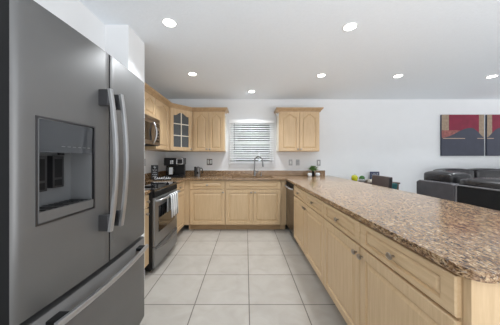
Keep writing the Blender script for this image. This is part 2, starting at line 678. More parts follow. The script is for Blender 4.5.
def base_cabinet(label, loc, rotz, w, layout, depth=0.58, group=None, name='base_cabinet', sinkbase=False, end_stile=0, blind=0):
    """local frame: x along the width, -y outwards, face frame front at y=0"""
    r = thing(name, label, 'cabinet', loc, rotz, group)
    b = MB()
    H = 0.883
    z1 = 0.62 if sinkbase else H
    b.box(0.0005, w - 0.0005, 0.02, depth, 0.1, z1)
    b.out('body', 'woodin', r)
    b = MB()
    s = 0.02
    b.box(0.0005, s, 0, 0.019, 0.1, H); b.box(w - s - end_stile, w - 0.0005, 0, 0.019, 0.1, H)
    for z0, z2 in ((0.1, 0.13), (0.71, 0.745), (0.86, H)):
        b.box(s, w - s - end_stile, 0.001, 0.019, z0, z2)
    b.out('face_frame', 'woodv', r)
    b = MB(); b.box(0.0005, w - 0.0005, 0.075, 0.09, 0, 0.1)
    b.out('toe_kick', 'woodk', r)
    for d in layout:
        kind, x0, x1 = d[0], d[1], d[2]
        if kind == 'drawer':
            o = door_panel('drawer', x1 - x0, 0.138, r, (x0, 0, 0.732), st=(min(0.055, (x1 - x0) * 0.3), 0.028), mt='woodh')
            if d[3]:
                knob(o, (x1 - x0) / 2, 0.069)
        else:
            o = door_panel('door', x1 - x0, 0.605, r, (x0, 0, 0.114))
            kx = 0.03 if d[3] == 'L' else (x1 - x0 - 0.03)
            knob(o, kx, 0.605 - 0.045)
    return r


BY = 3.72     # back run face
BXL = -1.08   # left run face
PX = 0.72     # peninsula face
G = 0.004
RB = PI / 2   # faces +X
RP = -PI / 2  # faces -X
# --- back run
w1 = 0.62
base_cabinet('maple base cabinet with one drawer left of the sink cabinet', (-0.985, BY, 0), 0, w1,
             [('drawer', 0.008, w1 - G, True), ('door', 0.008, w1 - G, 'R')])
w2 = 0.97
base_cabinet('wide maple sink cabinet under the window with two doors', (-0.363, BY, 0), 0, w2,
             [('drawer', G, w2 - G, False), ('door', G, w2 / 2 - 0.002, 'R'), ('door', w2 / 2 + 0.002, w2 - G, 'L')], name='sink_cabinet', sinkbase=True)
# corner fillers
b = MB(); b.box(-1.08, -0.987, BY, BY + 0.019, 0.1, 0.883); b.box(-1.02, -0.987, BY + 0.075, BY + 0.09, 0, 0.1)
tag(b.out('corner_filler', 'woodv', bevel=0.001), 'maple filler strip in corner right of range side cabinet', 'cabinet filler')
b = MB(); b.box(0.609, 0.70, BY, BY + 0.019, 0.1, 0.883); b.box(0.609, 0.70, BY + 0.075, BY + 0.09, 0, 0.1)
tag(b.out('corner_filler', 'woodv', bevel=0.001), 'maple filler strip beside the dishwasher in right corner', 'cabinet filler')
# --- left run
w3 = BY - 0.003 - 3.10
base_cabinet('maple base cabinet between the range and the left corner', (BXL, 3.10, 0), RB, w3,
             [('drawer', G, w3 - 0.05, True), ('door', G, w3 - 0.05, 'L')], depth=0.55, end_stile=0.04)
w4 = 2.33 - 2.222
base_cabinet('narrow maple base cabinet between fridge and range', (BXL, 2.222, 0), RB, w4,
             [('drawer', 0.003, w4 - 0.003, True), ('door', 0.003, w4 - 0.003, 'L')], depth=0.55, name='narrow_base_cabinet')
# --- peninsula: four equal units
pw = 0.605
names4 = ['maple peninsula cabinet next to the dishwasher', 'second maple peninsula cabinet from the dishwasher',
          'third maple peninsula cabinet from the dishwasher', 'maple peninsula cabinet nearest the camera, at counter end']
for k in range(4):
    y1 = 3.128 - k * pw
    es = 0
    base_cabinet(names4[k], (PX, y1, 0), RP, pw,
                 [('drawer', G, pw - G, True), ('door', G, pw - G, 'R' if k % 2 == 0 else 'L')],
                 group=None, depth=0.60, end_stile=es)
YE = 3.128 - 4 * pw - 0.002
b = MB()
b.box(PX - 0.001, PX + 0.60, YE - 0.027, YE - 0.0005, 0.0, 0.884)
b.box(PX + 0.602, PX + 0.62, YE - 0.027, 4.3, 0.0, 0.884)
tag(b.out('peninsula_end_panel', 'woodv', bevel=0.001), 'plain maple panel closing the peninsula end and back', 'cabinet panel')

# --- dishwasher
dw = thing('dishwasher', 'dark stainless dishwasher in the corner of the peninsula', 'dishwasher', (0.722, 3.715, 0), RP)
b = MB(); b.box(0.003, 0.580, 0.02, 0.56, 0.1, 0.87); b.out('body', 'side', dw)
b = MB(); b.box(0.004, 0.580, -0.022, 0.018, 0.115, 0.80); b.out('door', 'dwsteel', dw, bevel=0.004)
b = MB(); b.box(0.004, 0.580, -0.022, 0.018, 0.805, 0.872); b.out('control_panel', 'side', dw, bevel=0.004)
b = MB(); b.tube([(0.05, -0.022, 0.80), (0.06, -0.05, 0.80), (0.29, -0.06, 0.80), (0.52, -0.05, 0.80), (0.53, -0.022, 0.80)], 0.011, mi=0)
b.out('handle', 'handle', dw, smooth=True)
b = MB(); b.box(0.004, 0.580, 0.04, 0.055, 0.0, 0.10); b.out('toe_kick', 'black', dw)

# ================================================================= worktop
def slab(name, outline, hole, z0, z1, mt, bevel, label, cat):
    bm = bmesh.new()

    def loop(pts):
        vs = [bm.verts.new((x, y, z1)) for x, y in pts]
        return [bm.edges.new((vs[i], vs[(i + 1) % len(vs)])) for i in range(len(vs))]
    es = loop(outline)
    if hole:
        es += loop(hole)
    bmesh.ops.triangle_fill(bm, use_beauty=True, edges=es)
    bmesh.ops.recalc_face_normals(bm, faces=bm.faces)
    g = bmesh.ops.extrude_face_region(bm, geom=list(bm.faces))
    bmesh.ops.translate(bm, vec=(0, 0, z0 - z1), verts=[v for v in g['geom'] if isinstance(v, bmesh.types.BMVert)])
    mb = MB(); mb.bm.free(); mb.bm = bm
    return tag(mb.out(name, mt, bevel=bevel, seg=3), label, cat)


def arc(cx, cy, r, a0, a1, n=8):
    return [(cx + r * math.cos(a0 + (a1 - a0) * i / n), cy + r * math.sin(a0 + (a1 - a0) * i / n)) for i in range(n + 1)]


ZT0, ZT1 = 0.885, 0.917
CE = 0.645
CX = 1.68
out = [(WX + 0.001, WY - 0.001), (WX + 0.001, 3.097), (-1.045, 3.097), (-1.045, 3.68), (0.69, 3.68)]
out += arc(0.69 + 0.06, CE + 0.06, 0.06, PI, 1.5 * PI)
out += arc(CX - 0.10, CE + 0.10, 0.10, 1.5 * PI, 2 * PI)
out += [(CX, WY - 0.001)]
SX0, SX1, SY0, SY1 = -0.26, 0.50, 3.80, 4.16
hole = arc(SX0 + .04, SY0 + .04, .04, PI, 1.5 * PI, 4) + arc(SX1 - .04, SY0 + .04, .04, 1.5 * PI, 2 * PI, 4) + arc(SX1 - .04, SY1 - .04, .04, 0, .5 * PI, 4) + arc(SX0 + .04, SY1 - .04, .04, .5 * PI, PI, 4)
slab('countertop', out, hole, ZT0, ZT1, 'granite', 0.011, 'speckled brown granite worktop running round to the long peninsula', 'countertop')
slab('countertop', [(WX + .001, 2.218), (-1.045, 2.218), (-1.045, 2.331), (WX + .001, 2.331)], None, ZT0, ZT1, 'granite', 0.008,
     'short strip of brown granite worktop between fridge wall and range', 'countertop')
b = MB(); b.box(WX + 0.021, 1.60, WY - 0.021, WY - 0.001, ZT1, 1.018)
tag(b.out('backsplash', 'granite', bevel=0.003), 'low brown granite upstand along the back wall', 'backsplash')
b = MB(); b.box(WX + 0.001, WX + 0.020, 3.10, WY - 0.001, ZT1, 1.018)
tag(b.out('backsplash', 'granite', bevel=0.003), 'low brown granite upstand on the left wall beyond the range', 'backsplash')

# --- sink
sk = thing('sink', 'stainless undermount sink set in the granite under the window', 'sink', (0.12, 3.98, ZT0))
b = MB()
ow, od = 0.385, 0.185
for z0, z1, k in ((-0.18, -0.172, 0),):
    b.box(-ow, ow, -od, od, z0, z1)
b.box(-ow - .006, -ow, -od, od, -0.18, -0.002); b.box(ow, ow + .006, -od, od, -0.18, -0.002)
b.box(-ow - .006, ow + .006, -od - .006, -od, -0.18, -0.002); b.box(-ow - .006, ow + .006, od, od + .006, -0.18, -0.002)
b.out('basin', 'sinkm', sk)
b = MB(); b.lathe([(0.04, -0.171), (0.042, -0.168), (0.03, -0.167), (0.01, -0.169)], n=20); b.out('drain', 'chrome', sk, smooth=True)
# --- faucet
fc = thing('faucet', 'tall chrome gooseneck faucet with pull down head', 'faucet', (0.17, 4.22, ZT1))
b = MB(); b.lathe([(0.028, 0), (0.028, 0.008), (0.021, 0.014), (0.019, 0.11), (0.015, 0.125), (0.012, 0.13)], n=20); b.out('base', 'steel', fc, smooth=True)
pts = [(0, 0, 0.12), (0, 0, 0.22), (0, 0, 0.30)]
for i in range(1, 13):
    a = PI * i / 12
    pts.append((0.075 - 0.075 * math.cos(a), -0.075 * (1 - math.cos(a)) * 0.6, 0.30 + 0.078 * math.sin(a)))
pts.append((0.152, -0.092, 0.27))
b = MB(); b.tube(pts, 0.0115, n=12); b.out('spout', 'steel', fc, smooth=True)
b = MB(); b.tube([(0.1515, -0.091, 0.275), (0.156, -0.093, 0.235), (0.162, -0.096, 0.185)], [0.014, 0.017, 0.019], n=14); b.out('spray_head', 'steel', fc, smooth=True)
b = MB(); b.tube([(0.015, -0.01, 0.06), (0.05, -0.02, 0.066), (0.075, -0.025, 0.12)], [0.010, 0.008, 0.006]); b.out('handle', 'steel', fc, smooth=True)
sd = thing('soap_dispenser', 'small dark metal soap pump right of the faucet', 'soap dispenser', (0.30, 4.23, ZT1))
b = MB(); b.lathe([(0.018, 0), (0.018, 0.006), (0.011, 0.012), (0.010, 0.045)], n=16); b.out('base', 'steel', sd, smooth=True)
b = MB(); b.tube([(0, 0, 0.04), (0, 0, 0.065), (0, -0.03, 0.07), (0, -0.05, 0.062)], 0.006); b.out('spout', 'steel', sd, smooth=True)


# ================================================================= upper cabinets
UZ0, UZ1 = 1.395, 2.15


def upper(label, loc, rotz, w, z0, doors, depth=0.31, lit_side=False, name='wall_cabinet'):
    r = thing(name, label, 'cabinet', loc, rotz)
    H = UZ1 - z0
    b = MB(); b.box(0.0008, w - 0.0008, 0.0, depth, 0, H)
    b.out('body', 'woodv', r, bevel=0.0015)
    if lit_side:  # cream skin paints window light onto the cabinet side facing it
        xs_ = (w - 0.0008, w + 0.0012) if lit_side == 'R' else (-0.0012, 0.0008)
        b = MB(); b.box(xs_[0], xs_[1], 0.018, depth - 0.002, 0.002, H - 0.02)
        b.out('lit_side_skin', 'cream', r)['label'] = 'pale cream skin with window light painted on the cabinet side'
    for x0, x1, side in doors:
        o = door_panel('door', x1 - x0, H - 0.012, r, (x0, -0.001, 0.006), arch=True, st=0.05)
        if side:
            knob(o, 0.028 if side == 'L' else (x1 - x0 - 0.028), 0.035)
    return r


UFY = 4.02
ul = upper('maple wall cabinet with two arched doors, left of the window', (-1.017, UFY, UZ0), 0, 0.617, UZ0, [(0.03, 0.309, 'R'), (0.313, 0.592, 'L')], lit_side='R')
ur = upper('maple wall cabinet with two arched doors, right of the window', (0.618, UFY, UZ0), 0, 0.768, UZ0, [(0.02, 0.382, 'R'), (0.386, 0.748, 'L')], lit_side='L')
UFX = -1.33
upper('tall maple wall cabinet between microwave and glass corner cabinet', (UFX, 3.095, UZ0), RB, 0.56, UZ0, [(0.006, 0.535, None)], depth=0.308)
upper('short maple wall cabinet directly above the microwave', (UFX, 2.335, 1.825), RB, 0.757, 1.825, [(0.006, 0.376, None), (0.380, 0.750, None)], depth=0.308)
# corner cabinet with glass door
cc = thing('corner_wall_cabinet', 'diagonal maple corner cabinet with glass arched door', 'cabinet', (0, 0, UZ0))
A = Vector((UFX, 3.66)); B = Vector((-1.02, UFY))
H = UZ1 - UZ0
plan = [(WX + 0.002, WY - 0.002), (WX + 0.002, 3.66), tuple(A), tuple(B), (-1.02, WY - 0.002)]
b = MB()
b.prism(plan, 0, 0.018); b.prism(plan, H - 0.018, H)
for zz in (0.25, 0.49):
    b.prism([(WX + .01, WY - .01), (WX + .01, 3.68), (-1.335, 3.69), (-1.04, 4.03), (-1.04, WY - .01)], zz, zz + 0.012)
b.box(WX + 0.002, WX + 0.012, 3.66, WY - 0.002, 0.018, H - 0.018)
b.box(WX + 0.012, -1.02, WY - 0.012, WY - 0.002, 0.018, H - 0.018)
b.box(WX + 0.012, UFX, 3.66, 3.672, 0.018, H - 0.018)
b.box(-1.032, -1.02, UFY, WY - 0.012, 0.018, H - 0.018)
b.out('body', 'woodin', cc)
ang = math.atan2(B.y - A.y, B.x - A.x)
L = (B - A).length
fr = bpy.data.objects.new('face_frame', None)
b = MB()
s = 0.034
b.box(0, s, 0, 0.018, 0, H); b.box(L - s, L, 0, 0.018, 0, H); b.box(s, L - s, 0, 0.018, 0, 0.03); b.box(s, L - s, 0, 0.018, H - 0.03, H)
b.out('face_frame', 'woodv', cc, loc=(A.x, A.y, 0), rotz=ang)
bpy.data.objects.remove(fr)
nrm = Vector((math.sin(ang), -math.cos(ang)))
dpos = A + (B - A).normalized() * 0.02 + nrm * 0.001
gd = door_panel('door', L - 0.04, H - 0.012, cc, (dpos.x, dpos.y, 0.006), arch=True, st=0.06, glass=True)
gd.rotation_euler = (0, 0, ang)
knob(gd, L - 0.04 - 0.028, 0.035)

def crown(name, path, label, flip=1, z0=UZ1 - 0.015):
    prof = [(0.0, 0.0), (0.010, 0.0), (0.012, 0.012), (0.024, 0.028), (0.044, 0.048), (0.050, 0.058), (0.052, 0.075), (0.0, 0.075)]
    bm = bmesh.new()
    rings = []
    n = len(path)
    for i in range(n):
        p = Vector(path[i])
        e1 = (p - Vector(path[i - 1])).normalized() if i > 0 else None
        e2 = (Vector(path[i + 1]) - p).normalized() if i < n - 1 else None
        if e1 is None: e1 = e2
        if e2 is None: e2 = e1
        n1 = Vector((e1.y, -e1.x)); n2 = Vector((e2.y, -e2.x))
        k = (n1 + n2) / (1 + n1.dot(n2))
        rings.append([bm.verts.new((p.x + k.x * o, p.y + k.y * o, z0 + z)) for o, z in prof])
    m = len(prof)
    for i in range(n - 1):
        for j in range(m):
            bm.faces.new((rings[i][j], rings[i][(j + 1) % m], rings[i + 1][(j + 1) % m], rings[i + 1][j]))
    bm.faces.new(rings[0]); bm.faces.new(rings[-1])
    mb = MB(); mb.bm.free(); mb.bm = bm
    return tag(mb.out(name, 'woodc'), label, 'crown moulding')


e = 0.022
crown('crown_molding', [(UFX + e, 2.22), (UFX + e, 3.66 - 0.006), (-1.02 - 0.004, UFY - e), (-0.398, UFY - e), (-0.398, WY - 0.001)], 'tan crown moulding wrapping the left wall cabinets')
crown('crown_molding', [(0.616, WY - 0.001), (0.616, UFY - e), (1.388, UFY - e), (1.388, WY - 0.001)], 'tan crown moulding on top of the cabinet right of window')
for x, lb in ((-0.392, 'cream curtain rod hook on the cabinet left of window'), (0.610, 'cream curtain rod hook on the cabinet right of window')):
    s = 1 if x < 0 else -1
    b = MB()
    b.box(min(x - s * 0.006, x), max(x - s * 0.006, x), 4.03, 4.06, 2.07, 2.12)
    b.tube([(x, 4.045, 2.10), (x + s * 0.03, 4.045, 2.105), (x + s * 0.045, 4.045, 2.12)], 0.008)
    b.tube([(x, 4.045, 2.08), (x + s * 0.025, 4.045, 2.085), (x + s * 0.035, 4.045, 2.095)], 0.008)
    tag(b.out('curtain_hook', 'white', smooth=True), lb, 'hook')

# ================================================================= window blinds
bl = thing('window_blind', 'white horizontal slat blind hanging in the kitchen window', 'blind', (0.114, WY, 0))
BW = 0.451
b = MB(); b.prism_x([(-0.062, 1.975), (-0.055, 1.968), (-0.05, 1.968), (-0.05, 2.03), (-0.001, 2.03), (-0.001, 2.042), (-0.062, 2.042)], -BW, BW)
b.out('valance', 'blind', bl)
b = MB(); b.box(-BW + .02, BW - .02, -0.048, -0.006, 1.985, 2.025); b.out('head_rail', 'blind', bl, bevel=0.002)
b = MB()
z = 1.955
ta = math.radians(33)
c_, s_ = math.cos(ta), math.sin(ta)
while z > 1.20:
    hw = 0.025
    y0, y1 = -0.030 - hw * c_, -0.030 + hw * c_
    zz0, zz1 = z - hw * s_, z + hw * s_
    b.prism_x([(y0, zz0), (y1, zz1), (y1, zz1 + 0.003), (y0, zz0 + 0.003)], -BW + 0.01, BW - 0.01)
    z -= 0.0445
b.out('slats', 'blind', bl)
b = MB(); b.box(-BW + 0.01, BW - 0.01, -0.052, -0.010, 1.166, 1.186); b.out('bottom_rail', 'blind', bl, bevel=0.003)
for x in (-0.33, 0.0, 0.33):
    b = MB(); b.tube([(x, -0.055, 1.98), (x, -0.055, 1.18)], 0.0012, n=6)
    b.out('ladder_cord', 'blind', bl)
b = MB(); b.tube([(-0.345, -0.066, 1.97), (-0.345, -0.068, 1.5)], 0.003, n=6); b.tube([(-0.345, -0.068, 1.5), (-0.345, -0.068, 1.44)], 0.006, n=8)
b.out('tilt_wand', 'plate', bl, smooth=True)

# ================================================================= outlets
def outlet(x, z, label, y=WY, plate='plate', gangs=1):
    r = thing('wall_outlet', label, 'outlet', (x, y, z), 0)
    wd = 0.037 if gangs == 1 else 0.055
    b = MB(); b.box(-wd, wd, -0.007, 0, -0.06, 0.06); b.out('cover_plate', plate, r, bevel=0.002)
    for g in range(gangs):
        cx = 0 if gangs == 1 else (-0.025 + 0.05 * g)
        b = MB(); b.box(cx - 0.017, cx + 0.017, -0.011, -0.007, -0.036, 0.036)
        f = b.out('socket_face', 'platew', r, bevel=0.001)
        for zz in (-0.018, 0.018):
            b = MB(); b.box(cx - 0.007, cx + 0.007, -0.0125, -0.011, zz - 0.002, zz + 0.002)
            b.box(cx - 0.002, cx + 0.002, -0.0125, -0.011, zz - 0.007, zz - 0.002)
            b.out('slot', 'black', f)
    return r


outlet(-0.74, 1.19, 'double outlet with grey plate below the cabinet left of window', gangs=2, plate='dwsteel')
outlet(0.905, 1.18, 'grey outlet plate right of window, left of the pair')
o2 = outlet(1.05, 1.18, 'grey outlet plate right of window, right of the pair')
o2.children[1].data = o2.children[1].data.copy(); o2.children[1].data.materials[0] = M['plate']
outlet(1.475, 1.175, 'single outlet with grey plate above the potted plant')
r = thing('wall_outlet', 'black outlet on the left wall above the range', 'outlet', (WX, 3.42, 1.20), RB)
b = MB(); b.box(-0.037, 0.037, -0.007, 0, -0.06, 0.06); b.out('cover_plate', 'black', r, bevel=0.002)
b = MB(); b.box(-0.017, 0.017, -0.011, -0.007, -0.036, 0.036); b.out('socket_face', 'side', r, bevel=0.001)

# ================================================================= ceiling lights
lights = [(1.878, -0.675), (3.02, -0.76), (3.81, 0.10), (3.07, 1.085), (1.935, 0.945), (3.09, 2.205), (3.11, 3.59), (1.93, 2.2)]
lab = ['recessed ceiling light nearest the fridge', 'recessed ceiling light above the range', 'recessed ceiling light in front of the window',
       'recessed ceiling light above the far end of peninsula', 'recessed ceiling light over the middle of peninsula', 'recessed ceiling light near the lounge wall',
       'rightmost recessed ceiling light, over the lounge', 'recessed ceiling light over the lounge, out of frame']
proto = None
for k, (y, x) in enumerate(lights[:7]):
    if proto is None:
        proto = thing('ceiling_light', lab[k], 'ceiling light', (x, y, ZC), 0, 'recessed ceiling lights')
        b = MB(); b.lathe([(0.052, -0.004), (0.055, -0.006), (0.064, -0.004), (0.066, -0.0005), (0.052, -0.0005)], n=32); b.out('trim_ring', 'white', proto, smooth=True)
        b = MB(); b.lathe([(0.051, -0.0065), (0.040, -0.0085), (0.001, -0.009)], n=32); b.out('diffuser', 'lamp', proto, smooth=True)
    else:
        dup(proto, (x, y, ZC), label=lab[k])
    ld = bpy.data.lights.new('lamp_light', 'AREA')
    ld.shape = 'DISK'; ld.size = 0.12; ld.energy = LAMP_W; ld.color = (0.91, 0.96, 1.0); ld.spread = math.radians(108)
    lo = bpy.data.objects.new('lamp_light', ld)
    lo.location = (x, y, ZC - 0.015)
    COL.objects.link(lo)

# ================================================================= fridge (world axes, front faces +X)
FY0, FY1, FYS = 0.708, 1.624, 1.170
FX = -0.77
fg = thing('refrigerator', 'large stainless french door refrigerator with water dispenser', 'refrigerator', (-1.2, 1.17, 0))


def fx(y):
    t = (y - FYS) / (FY1 - FYS)
    return FX + 0.020 * (1 - t * t)


def curved_panel(name, y0, y1, z0, z1, mats, hole=None, back=-0.885, round0=True, round1=True, parent=None, ztop_round=0.008):
    """front bulges gently; long edges rounded; local origin is fridge origin"""
    bm = bmesh.new()
    R = 0.016
    ys = []
    if round0:
        ys += [(y0, -R), (y0 + R * 0.10, -R * 0.55), (y0 + R * 0.35, -R * 0.22), (y0 + R, 0)]
    else:
        ys += [(y0, -0.0005), (y0 + 0.0005, 0)]
    inner = [y0 + (y1 - y0) * i / 12 for i in range(1, 12)]
    if hole:
        inner = [v for v in inner if min(abs(v - hole[0]), abs(v - hole[1])) > 0.012] + [hole[0], hole[1]]
    inner.sort()
    ys += [(v, 0) for v in inner]
    if round1:
        ys += [(y1 - R, 0), (y1 - R * 0.35, -R * 0.22), (y1 - R * 0.10, -R * 0.55), (y1, -R)]
    else:
        ys += [(y1 - 0.0005, 0), (y1, -0.0005)]
    zs = [(z0, -0.006), (z0 + 0.004, 0)] + ([(hole[2], 0), (hole[3], 0)] if hole else []) + [(z1 - 0.004, 0), (z1, -0.006)]
    ox, oy = -1.2, 1.17
    grid = [[bm.verts.new((fx(y) + d + dz - ox, y - oy, z)) for z, dz in zs] for y, d in ys]
    for i in range(len(ys) - 1):
        for j in range(len(zs) - 1):
            if hole and ys[i][0] >= hole[0] - 1e-6 and ys[i + 1][0] <= hole[1] + 1e-6 and zs[j][0] >= hole[2] - 1e-6 and zs[j + 1][0] <= hole[3] + 1e-6:
                continue
            bm.faces.new((grid[i][j], grid[i + 1][j], grid[i + 1][j + 1], grid[i][j + 1])).smooth = True
    bk = [[bm.verts.new((back - ox, y - oy, z)) for z in (z0, z1)] for y, d in ys]
    m = len(zs) - 1
    for i in range(len(ys) - 1):
        bm.faces.new((grid[i][m], grid[i + 1][m], bk[i + 1][1], bk[i][1])).material_index = 0
        bm.faces.new((grid[i + 1][0], grid[i][0], bk[i][0], bk[i + 1][0])).material_index = 1
        bm.faces.new((bk[i][0], bk[i][1], bk[i + 1][1], bk[i + 1][0])).material_index = 1
    sl = bm.faces.new([grid[0][j] for j in range(m + 1)] + [bk[0][1], bk[0][0]])
    sl.material_index = 1
    sr = bm.faces.new([grid[-1][j] for j in range(m, -1, -1)] + [bk[-1][0], bk[-1][1]])
    sr.material_index = 1
    mb = MB(); mb.bm.free(); mb.bm = bm
    return mb.out(name, mats, parent)


b = MB(); b.box(-0.42, 0.303, FY0 + 0.012 - 1.17, FY1 - 0.012 - 1.17, 0.03, 1.80)
b.out('body', 'side', fg, bevel=0.004)
for sy in (-0.40, 0.40):
    for sx in (0.24, -0.38):
        b = MB(); b.box(sx, sx + 0.05, sy - 0.03, sy + 0.03, 0.0, 0.03); b.out('foot', 'black', fg)
HD = (0.780, 1.052, 1.022, 1.416)
d1 = curved_panel('door', FY0, FYS - 0.0045, 0.697, 1.838, ['fridge', 'side'], hole=HD, round1=False, parent=fg)
d2 = curved_panel('door', FYS + 0.0045, FY1, 0.697, 1.838, ['fridge', 'side'], round0=False, parent=fg)
d3 = curved_panel('freezer_drawer', FY0, FY1, 0.07, 0.671, ['fridge', 'side'], parent=fg)
b = MB(); b.box(0.304, 0.314, FYS - 1.17 - 0.10, FYS - 1.17 + 0.10, 0.70, 1.83); b.out('door_gasket', 'black', fg)
b = MB(); b.box(0.36, 0.42, -0.0028, 0.0028, 0.735, 0.80); b.out('teal_tape', 'tealtape', d1)['label'] = 'teal tape strip in the door gap'


def fridge_handle(y, z0, z1, parent, off=0.055):
    x = fx(y) + 1.2
    b = MB()
    N = 16
    path = []
    for i in range(N + 1):
        t = i / N
        bow = 0.030 * (1 - (2 * t - 1) ** 2)
        path.append((x + off + bow, z0 + (z1 - z0) * t))
    hw, th = 0.013, 0.009
    yy = y - 1.17
    rings = []
    for px, pz in path:
        rings.append([b.bm.verts.new(q) for q in ((px - th, yy - hw, pz), (px + th * .4, yy - hw, pz), (px + th, yy - hw * .4, pz), (px + th, yy + hw * .4, pz), (px + th * .4, yy + hw, pz), (px - th, yy + hw, pz))])
    for i in range(N):
        for k in range(6):
            b.bm.faces.new((rings[i][k], rings[i][(k + 1) % 6], rings[i + 1][(k + 1) % 6], rings[i + 1][k]))
    b.bm.faces.new(rings[0]); b.bm.faces.new(rings[-1])
    o = b.out('handle', 'handle', parent, smooth=True)
    for za, zb in ((z0 + 0.002, z0 + 0.085), (z1 - 0.085, z1 - 0.002)):
        b = MB(); b.box(x - 0.004, x + off - th + 0.004, yy - 0.011, yy + 0.011, za, zb)
        b.out('handle_mount', 'steeld', parent, bevel=0.003)
    return o


fridge_handle(1.095, 0.89, 1.62, d1)
fridge_handle(1.188, 0.89, 1.62, d2)
# freezer drawer bar handle
b = MB()
N = 18
rings = []
for i in range(N + 1):
    t = i / N
    y = 0.80 + (1.54 - 0.80) * t
    x = FX + 0.058 + 0.024 * (1 - (2 * t - 1) ** 2) + 1.2
    z = 0.632
    rings.append([b.bm.verts.new(q) for q in ((x - .009, y - 1.17, z - .013), (x + .004, y - 1.17, z - .013), (x + .009, y - 1.17, z - .005), (x + .009, y - 1.17, z + .005), (x + .004, y - 1.17, z + .013), (x - .009, y - 1.17, z + .013))])
for i in range(N):
    for k in range(6):
        b.bm.faces.new((rings[i][k], rings[i][(k + 1) % 6], rings[i + 1][(k + 1) % 6], rings[i + 1][k]))
b.bm.faces.new(rings[0]); b.bm.faces.new(rings[-1])
b.out('handle', 'handle', d3, smooth=True)
for y in (0.84, 1.50):
    b = MB(); b.box(fx(y) + 1.2 - 0.004, FX + 0.055 + 1.2, y - 1.17 - 0.03, y - 1.17 + 0.03, 0.622, 0.642)
    b.out('handle_mount', 'side', d3, bevel=0.003)
# dispenser
h0, h1, hz0, hz1 = HD
ds = bpy.data.objects.new('dispenser', None)
b = MB()
xa, xb = fx(0.9) + 1.2 - 0.004, fx(0.9) + 1.2 - 0.108
Y0, Y1 = h0 - 1.17, h1 - 1.17
t = 0.004
b.box(xb, xb + t, Y0, Y1, hz0, hz1)
b.box(xb, xa, Y0, Y0 + t, hz0, hz1); b.box(xb, xa, Y1 - t, Y1, hz0, hz1)
b.box(xb, xa, Y0, Y1, hz0, hz0 + t); b.box(xb, xa, Y0, Y1, hz1 - t, hz1)
b.bm.verts.ensure_lookup_table()
dsp = b.out('dispenser', 'recess', d1)
bpy.data.objects.remove(ds)
# bezel that follows the bulge
b = MB()
bw = 0.006


def strip(mb, y0, y1, z0, z1, dx0, dx1, mi=0, n=8, tilt=0.0):
    ra = []
    for i in range(n + 1):
        y = y0 + (y1 - y0) * i / n
        x = fx(y) + 1.2
        ra.append([mb.bm.verts.new(q) for q in ((x + dx1 - tilt, y - 1.17, z0), (x + dx1, y - 1.17, z1), (x + dx0, y - 1.17, z1), (x + dx0, y - 1.17, z0))])
    for i in range(n):
        for k in range(4):
            mb.bm.faces.new((ra[i][k], ra[i + 1][k], ra[i + 1][(k + 1) % 4], ra[i][(k + 1) % 4])).material_index = mi
    mb.bm.faces.new(ra[0]).material_index = mi
    mb.bm.faces.new(ra[-1]).material_index = mi


strip(b, h0 - bw, h1 + bw, hz1 - 0.001, hz1 + bw, -0.02, 0.003)
strip(b, h0 - bw, h1 + bw, hz0 - bw, hz0 + 0.001, -0.02, 0.003)
strip(b, h0 - bw, h0 + 0.001, hz0, hz1, -0.02, 0.003, n=1)
strip(b, h1 - 0.001, h1 + bw, hz0, hz1, -0.02, 0.003, n=1)
b.out('bezel', 'steeld', dsp)
b = MB(); strip(b, h0 + 0.006, h1 - 0.006, 1.288, hz1 - 0.004, -0.030, -0.001, tilt=0.006)
pn = b.out('display_panel', 'display', dsp)
for i in range(6):
    yy = h0 + 0.100 + i * 0.027
    b = MB(); strip(b, yy, yy + 0.016, 1.3125, 1.3150, -0.0035, -0.0030, n=1)
    b.out('display_print', 'recess', dsp)
for yy, ze in ((h0 + 0.058, 1.128), (h0 + 0.140, 1.136)):
    b = MB(); b.box(xb + 0.006, xb + 0.030, yy - 1.17, yy - 1.17 + 0.056, ze, 1.275, 0)
    b.box(xb + 0.0300, xb + 0.0306, yy + 0.010 - 1.17, yy + 0.046 - 1.17, ze + 0.045, 1.262, 1)
    b.box(xb + 0.0300, xb + 0.0306, yy + 0.010 - 1.17, yy + 0.046 - 1.17, ze + 0.008, ze + 0.035, 1)
    b.out('paddle', ['black', 'side'], dsp)
b = MB(); b.tube([(xb + 0.045, h0 + 0.164 - 1.17, 1.30), (xb + 0.045, h0 + 0.164 - 1.17, 1.278)], 0.012); b.out('nozzle', 'side', dsp, smooth=True)
b = MB(); strip(b, h0 + 0.004, h1 - 0.004, hz0 + 0.004, hz0 + 0.042, -0.055, 0.001)
b.out('drip_tray', 'fridge', dsp)
b = MB()
for i in range(9):
    yy = h0 + 0.03 + i * 0.027
    b.box(xb + 0.012, xa - 0.008, yy - 1.17, yy - 1.17 + 0.010, hz0 + 0.0425, hz0 + 0.0440)
b.out('tray_grille', 'side', dsp)

# ================================================================= range (faces +X)
RY0, RY1 = 2.337, 3.093
RW = RY1 - RY0
rg = thing('range', 'stainless electric range with black glass cooktop', 'range', (-1.03, RY0, 0), RB)
# local x along +Y, -y towards +X world
b = MB(); b.box(0.0, RW, 0.0, 0.60, 0.04, 0.895); b.out('body', 'black', rg, bevel=0.003)
b = MB(); b.box(-0.001, RW + 0.001, -0.028, 0.608, 0.896, 0.922); b.out('cooktop', 'glassb', rg, bevel=0.004)
for cx, cy, r in ((0.2, 0.16, 0.10), (0.56, 0.16, 0.085), (0.2, 0.44, 0.08), (0.56, 0.44, 0.10)):
    b = MB(); b.lathe([(r, 0.9221), (r, 0.9226), (r - 0.004, 0.9226), (r - 0.004, 0.9221)], c=(cx, cy, 0), n=28)
    b.out('burner_ring', 'side', rg)
b = MB(); b.prism_x([(-0.002, 0.83), (-0.030, 0.83), (-0.030, 0.87), (-0.024, 0.895), (-0.002, 0.895)], 0.001, RW - 0.001); b.out('control_strip', 'side', rg)
b = MB(); b.box(0.002, RW - 0.002, -0.030, -0.001, 0.285, 0.826)
